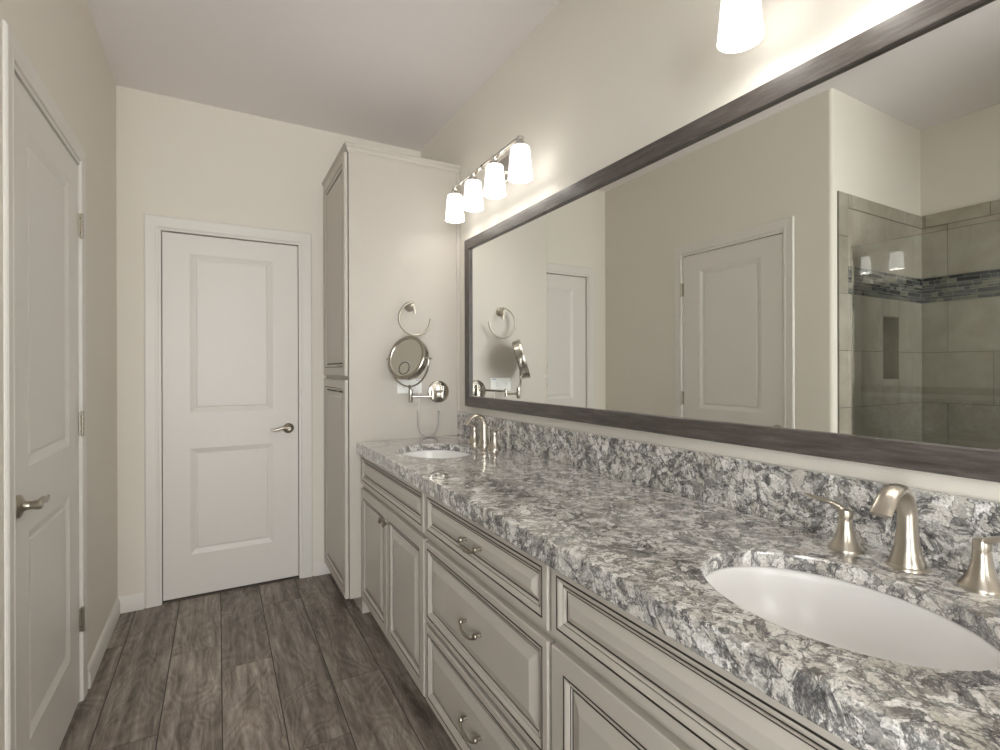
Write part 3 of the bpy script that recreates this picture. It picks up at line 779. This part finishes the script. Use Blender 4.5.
vanity_light([2.452, 2.231, 2.010, 1.789], 'nickel vanity light with four glowing white shades beside the tall cabinet')
vanity_light([.777, .556, .335, .114], 'nickel vanity light over the near sink, one glowing shade in view at top edge')

# ------------------------------------------------------------------ wall items beside the far sink
YW = YC-.0002
t = thing('towel_ring', (.915, YW, 1.62), 'brushed nickel open towel ring on the tall cabinet side', 'towel ring')
b = MB()
b.lathe((.915, YW, 1.620), (0, -1, 0), [(0, .027), (.004, .027), (.008, .024), (.012, .019), (.022, .014), (.040, .0105), (.052, .010), (.056, .008)], M['nickel'], 32)
b.tube(curve([(.915, YW-.046, 1.620), (.920, YW-.056, 1.612), (.926, YW-.058, 1.595), (.927, YW-.056, 1.574)], 5), [(.0085, .0075)]*16, M['nickel'], 16)
b.build('wall_post', M['nickel'], t)
b = MB(); R = .0885; cx, cz = .929, 1.5505
p = [(cx+R*math.cos(a), YW-.053, cz+R*math.sin(a)) for a in [math.radians(94+ (362-94)*k/56) for k in range(57)]]
b.tube(p, .0060, M['nickel_dark'], 14); b.build('ring', M['nickel_dark'], t)

t = thing('outlet_plate', (.915, YW, 1.186), 'white outlet plate on the cabinet side behind the round mirror', 'outlet')
b = MB(); b.box(.846, .984, YW-.005, YW, 1.146, 1.224, M['plastic'], .002); b.build('plate', M['plastic'], t)
for cxo in (.884, .946):
    b = MB()
    b.box(cxo-.017, cxo+.017, YW-.0065, YW-.0048, 1.170, 1.200, M['plastic'], .0008)
    for dz in (-.006, .006): b.box(cxo-.008, cxo-.001, YW-.0068, YW-.0063, 1.185+dz-.001, 1.185+dz+.001, M['dark'])
    b.build('receptacle', M['plastic'], t)
b = MB(); b.box(.949, .974, YW-.0056, YW-.0050, 1.2155, 1.2185, M['label_blue']); b.build('print_mark', M['label_blue'], t)

n_h = Vector((-.85, -.527, 0)).normalized(); tilt = math.radians(16)
nrm = (n_h*math.cos(tilt)+Z*math.sin(tilt)).normalized()
tx = Z.cross(n_h).normalized(); upv = nrm.cross(tx); upv = upv if upv.z > 0 else -upv
PP = Vector((.873, 2.515, 0)); HC = Vector((.862, 2.508, 1.332))
t = thing('makeup_mirror', (1.085, YW, 1.151), 'round nickel makeup mirror on a swing arm mounted beside the long mirror', 'mirror')
mk = M['satin']
b = MB(); b.lathe((1.082, YW, 1.151), (0, -1, 0), [(0, .062), (.006, .063), (.014, .060), (.018, .052), (.0185, .045), (.021, .040), (.022, .012)], mk, 48)
b.box(1.078, 1.098, YW-.052, YW-.018, 1.120, 1.185, mk, .003)
b.lathe((1.100, YW-.020, 1.118), (0, -1, 0), [(0, .008), (.010, .008), (.012, .006)], mk, 16)
b.build('wall_plate', mk, t)
b = MB(); EL = Vector((.980, 2.475, 0)); A0 = Vector((1.088, YW-.048, 0))
b.lathe((A0.x, A0.y, 1.120), (0, 0, 1), [(0, .007), (.062, .007), (.065, .005)], mk, 18)
b.tube([A0+Z*1.156, EL+Z*1.152], .0062, mk, 16)
b.lathe((EL.x, EL.y, 1.120), (0, 0, 1), [(0, .007), (.002, .0085), (.044, .0085), (.046, .007)], mk, 18)
b.tube([EL+Z*1.136, PP+Z*1.134], .0062, mk, 16)
b.lathe((PP.x, PP.y, 1.106), (0, 0, 1), [(0, .010), (.003, .0115), (.064, .0115), (.067, .009)], mk, 20)
b.build('swing_arm', mk, t)
RY = .129
b = MB()
C0 = Vector((PP.x, PP.y, 0)); CH = Vector((HC.x, HC.y, HC.z))
pt = []
for k in range(41):
    a = math.pi + math.pi*k/40
    pt.append(CH + tx*RY*math.cos(a) + Z*(RY+.015)*math.sin(a))
b.tube(pt, [(.0042, .0062)]*41, mk, 12, up=n_h)
for s in (-1, 1):
    b.lathe(CH+tx*s*(RY-.010), tx*s, [(0, .004), (.008, .004), (.010, .0075), (.018, .0075), (.022, .006), (.030, .004), (.032, .002)], mk, 16)
b.tube([Vector((PP.x, PP.y, 1.168)), Vector((CH.x, CH.y, 1.332-RY-.010))], .008, mk, 14)
b.build('yoke', mk, t)
b = MB(); r = .116
b.lathe(CH-nrm*.024, nrm, [(0, r*.86), (.003, r*.93), (.008, r*.965), (.034, r*.985), (.036, r), (.046, r*1.015), (.050, r*1.005), (.052, r*.985), (.0515, r*.87), (.049, r*.845), (.048, r*.84)], mk, 64, True, False)
b.build('mirror_housing', mk, t, smooth=30)
b = MB(); b.lathe(CH+nrm*.0235, nrm, [(0, r*.85), (.0005, r*.85)], M['mirror'], 64)
gl = b.build('mirror_glass', M['mirror'], t, smooth=20)
sp = CH+nrm*.0242 - tx*0 + upv*(-.058)
# the magnifying spot sits low on the glass
b = MB(); N = 40; ringc = sp
b.rings([[ringc+(tx*math.cos(2*math.pi*i/N)+upv*math.sin(2*math.pi*i/N))*rr+nrm*h for i in range(N)] for rr, h in ((.0345, 0), (.0338, .0015), (.0308, .0015), (.030, 0))], M['glaze'])
b.build('magnifier_rim', M['glaze'], gl)

b = MB(); yk = YW-.010
b.tube(curve([(.966, YW-.006, 1.170), (.964, yk-.004, 1.12), (.962, yk, 1.06), (.961, yk, 1.04)], 5), .0022, M['plastic'], 8)
b.build('cord_lead', M['plastic'], t)
b = MB(); cp = curve([(.961, yk, 1.05), (.961, yk, 1.00), (.964, yk-.002, .955), (.980, yk-.004, .925), (1.010, yk-.005, .9095), (1.045, yk-.005, .912), (1.072, yk-.004, .935), (1.083, yk-.002, .975), (1.084, yk, 1.03), (1.083, yk, 1.045)], 26)
rad = [.0052+.0011*math.sin(i*1.9) for i in range(len(cp))]
b.tube(cp, rad, M['cord'], 10); b.build('coiled_cord', M['cord'], t)
b = MB(); b.tube(curve([(1.083, yk, 1.04), (1.082, yk, 1.07), (1.080, yk-.002, 1.092)], 4), .0022, M['cord'], 8); b.build('cord_lead', M['cord'], t)
